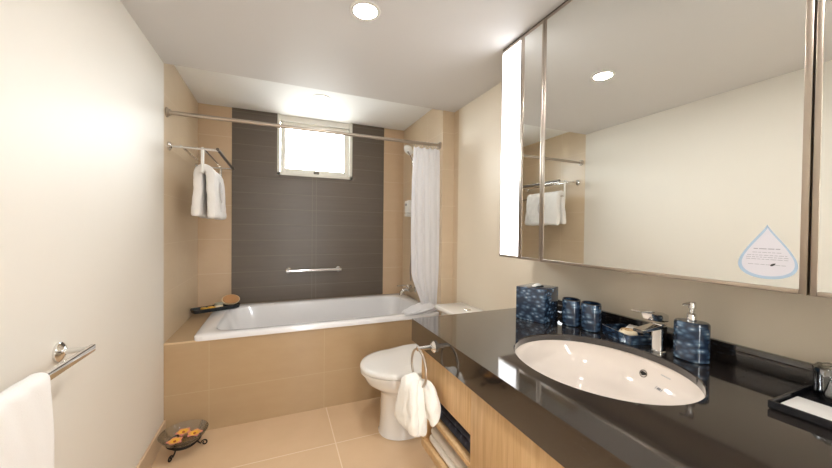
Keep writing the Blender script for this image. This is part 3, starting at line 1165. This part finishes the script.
b = BM()
zb = RC[2] - RR
lobe(b, [(1.128, RY + .01, zb + .035, .012, .03), (1.117, RY + .012, zb + .03, .026, .048), (1.108, RY + .012, zb - .0, .032, .062), (1.102, RY + .014, zb - .06, .034, .076),
         (1.098, RY + .018, zb - .105, .036, .088), (1.098, RY + .02, zb - .14, .034, .09), (1.1, RY + .02, zb - .155, .028, .082), (1.1, RY + .02, zb - .162, .012, .05)], seed=1)
lobe(b, [(1.15, RY - .02, zb + .03, .012, .026), (1.158, RY - .03, zb + .02, .024, .042), (1.164, RY - .045, zb - .03, .027, .05),
         (1.168, RY - .058, zb - .065, .028, .054), (1.168, RY - .064, zb - .098, .026, .05), (1.168, RY - .064, zb - .11, .012, .03)], seed=3)
lobe(b, [(1.14, RY - .01, zb + .03, .02, .03), (1.134, RY - .02, zb - .03, .028, .04), (1.13, RY - .032, zb - .11, .026, .036), (1.13, RY - .036, zb - .155, .024, .03), (1.13, RY - .036, zb - .172, .01, .015)], seed=5)
o = obj('hand_towel', b, 'towel_cream', at=(1.13, RY, zb - .19), angle=80)
sm = o.modifiers.new('soft', 'SUBSURF'); sm.levels = sm.render_levels = 2


rumple(o, .035, .016)
tag(o, 'small cream hand towel hanging from the ring by the counter', 'towel')

# in the open shelves
b = BM()
add_box(b, 1.235, 1.6, -1.475, -1.13, .5135, .55, .014, seg=3)
add_box(b, 1.24, 1.59, -1.468, -1.138, .548, .572, .011, seg=3)
o = obj('laundry_bag', b, 'navy', at=(1.42, -1.3, .5135)); tag(o, 'folded navy patterned cloth bag on the upper vanity shelf', 'bag')
b = BM()
add_box(b, 1.23, 1.62, -1.47, -1.135, .3745, .41, .015, seg=4)
add_box(b, 1.235, 1.61, -1.465, -1.14, .409, .44, .014, seg=4)
o = obj('folded_towel', b, 'towel_cream', at=(1.42, -1.3, .3745)); tag(o, 'folded cream towel on the bottom vanity shelf', 'towel')

# ------------------------------------------------------------------ mirror cabinet
MX, MZ0, MZ1 = 1.741, 1.142, ZC
MY0, MY1 = -.932, -2.62
mc = thing('mirror_cabinet', 'long mirror fronted wall cabinet reaching the ceiling over the vanity', 'cabinet', (1.86, -1.77, MZ0))
b = BM(); add_box(b, MX + .02, XR, MY1, MY0, MZ0, MZ1 - .001, .001); obj('cabinet_body', b, 'brushed', mc)
FR = .014


def framed(ya, yb_, name, inner_mat, inner_name, fl=FR, fr_=FR):
    b = BM()
    z0, z1 = MZ0, MZ1 - .012
    add_box(b, MX - .002, MX + .019, ya - fl, ya, z0, z1, .0015)
    add_box(b, MX - .002, MX + .019, yb_, yb_ + fr_, z0, z1, .0015)
    add_box(b, MX - .002, MX + .019, yb_ + fr_, ya - fl, z0, z0 + .012, .0015)
    add_box(b, MX - .002, MX + .019, yb_ + fr_, ya - fl, z1 - .012, z1, .0015)
    d = obj(name, b, 'brushed', mc)
    b = BM(); add_box(b, MX, MX + .012, yb_ + fr_ - .001, ya - fl + .001, z0 + .011, z1 - .011)
    obj(inner_name, b, inner_mat, d, smooth=False)
    return d


framed(MY0, -1.086, 'light_panel', 'panel', 'diffuser', .006, .004)
framed(-1.089, -1.236, 'mirror_door', 'mirror', 'mirror_pane', .018, .012)
framed(-1.239, -2.0585, 'mirror_door', 'mirror', 'mirror_pane', .012, .013)
framed(-2.0625, -2.46, 'mirror_door', 'mirror', 'mirror_pane', .011, .013)
framed(-2.463, MY1, 'light_panel', 'panel', 'diffuser', .006, .006)
b = BM(); add_box(b, MX + .004, MX + .019, MY1, MY0, MZ1 - .0115, MZ1 - .0005); obj('shadow_strip', b, 'steel_dark', mc, smooth=False)

# water drop sticker on the mirror
st = thing('sticker', 'water drop shaped notice sticker in the corner of mirror', 'sticker', (MX, -1.99, 1.235))
SY0, SZ0 = -1.9895, 1.232


def drop(scale, n=60, dy=0, dz=0):
    out = []
    for k in range(n):
        a = 2 * pi * k / n
        r = 1.0
        y = -sin(a) * (sin(a / 2) ** 1.55) * .077
        z = cos(a) * .062
        if z > 0:
            z = z * 1.16
        out.append((SY0 + dy + y * scale, SZ0 + dz + z * scale))
    return out


def plate(pts, x0, x1, b):
    loft(b, [[(x0, y, z) for y, z in pts], [(x1, y, z) for y, z in pts]])


b = BM()
o1, o2 = drop(1.0), drop(.89, dy=-.001)
for xa in (0,):
    rings = [[(MX, y, z) for y, z in o1], [(MX - .0008, y, z) for y, z in o1], [(MX - .0008, y, z) for y, z in o2], [(MX, y, z) for y, z in o2]]
    loft(b, rings, False, False)
obj('blue_outline', b, 'blue_print', st, smooth=False)
b = BM(); plate(drop(.89, dy=-.001), MX, MX - .0006, b); obj('drop_face', b, 'pale_sticker', st, smooth=False)
b = BM()
lines = [(.018, .024, 4, .0024), (.009, .026, 6, .0013), (.002, .036, 9, .0013), (-.003, .038, 9, .0013), (-.008, .038, 8, .0013), (-.021, .034, 6, .0013)]
for dz, hw, nw, h in lines:
    y = -hw
    words = [random.uniform(.6, 1.6) for _ in range(nw)]
    tot = sum(words)
    k = (2 * hw - .002 * (nw - 1)) / tot
    for wd in words:
        L = wd * k
        add_box(b, MX - .0009, MX - .0005, SY0 - y - L, SY0 - y, SZ0 + dz - .006 - h / 2, SZ0 + dz - .006 + h / 2)
        y += L + .002
obj('fine_print', b, 'grey_print', st, smooth=False)
b = BM()
pts = []
for k in range(20):
    a = 2 * pi * k / 20
    y, z = .0055 * cos(a), .0024 * sin(a) * (1 + .3 * cos(a))
    pts.append((SY0 - .012 + y * cos(.6) + z * sin(.6), SZ0 - .026 - y * sin(.6) + z * cos(.6)))
plate(pts, MX, MX - .001, b)
obj('leaf_mark', b, plain('dark_leaf_ink', srgb(50, 50, 48), .6), st, smooth=False)
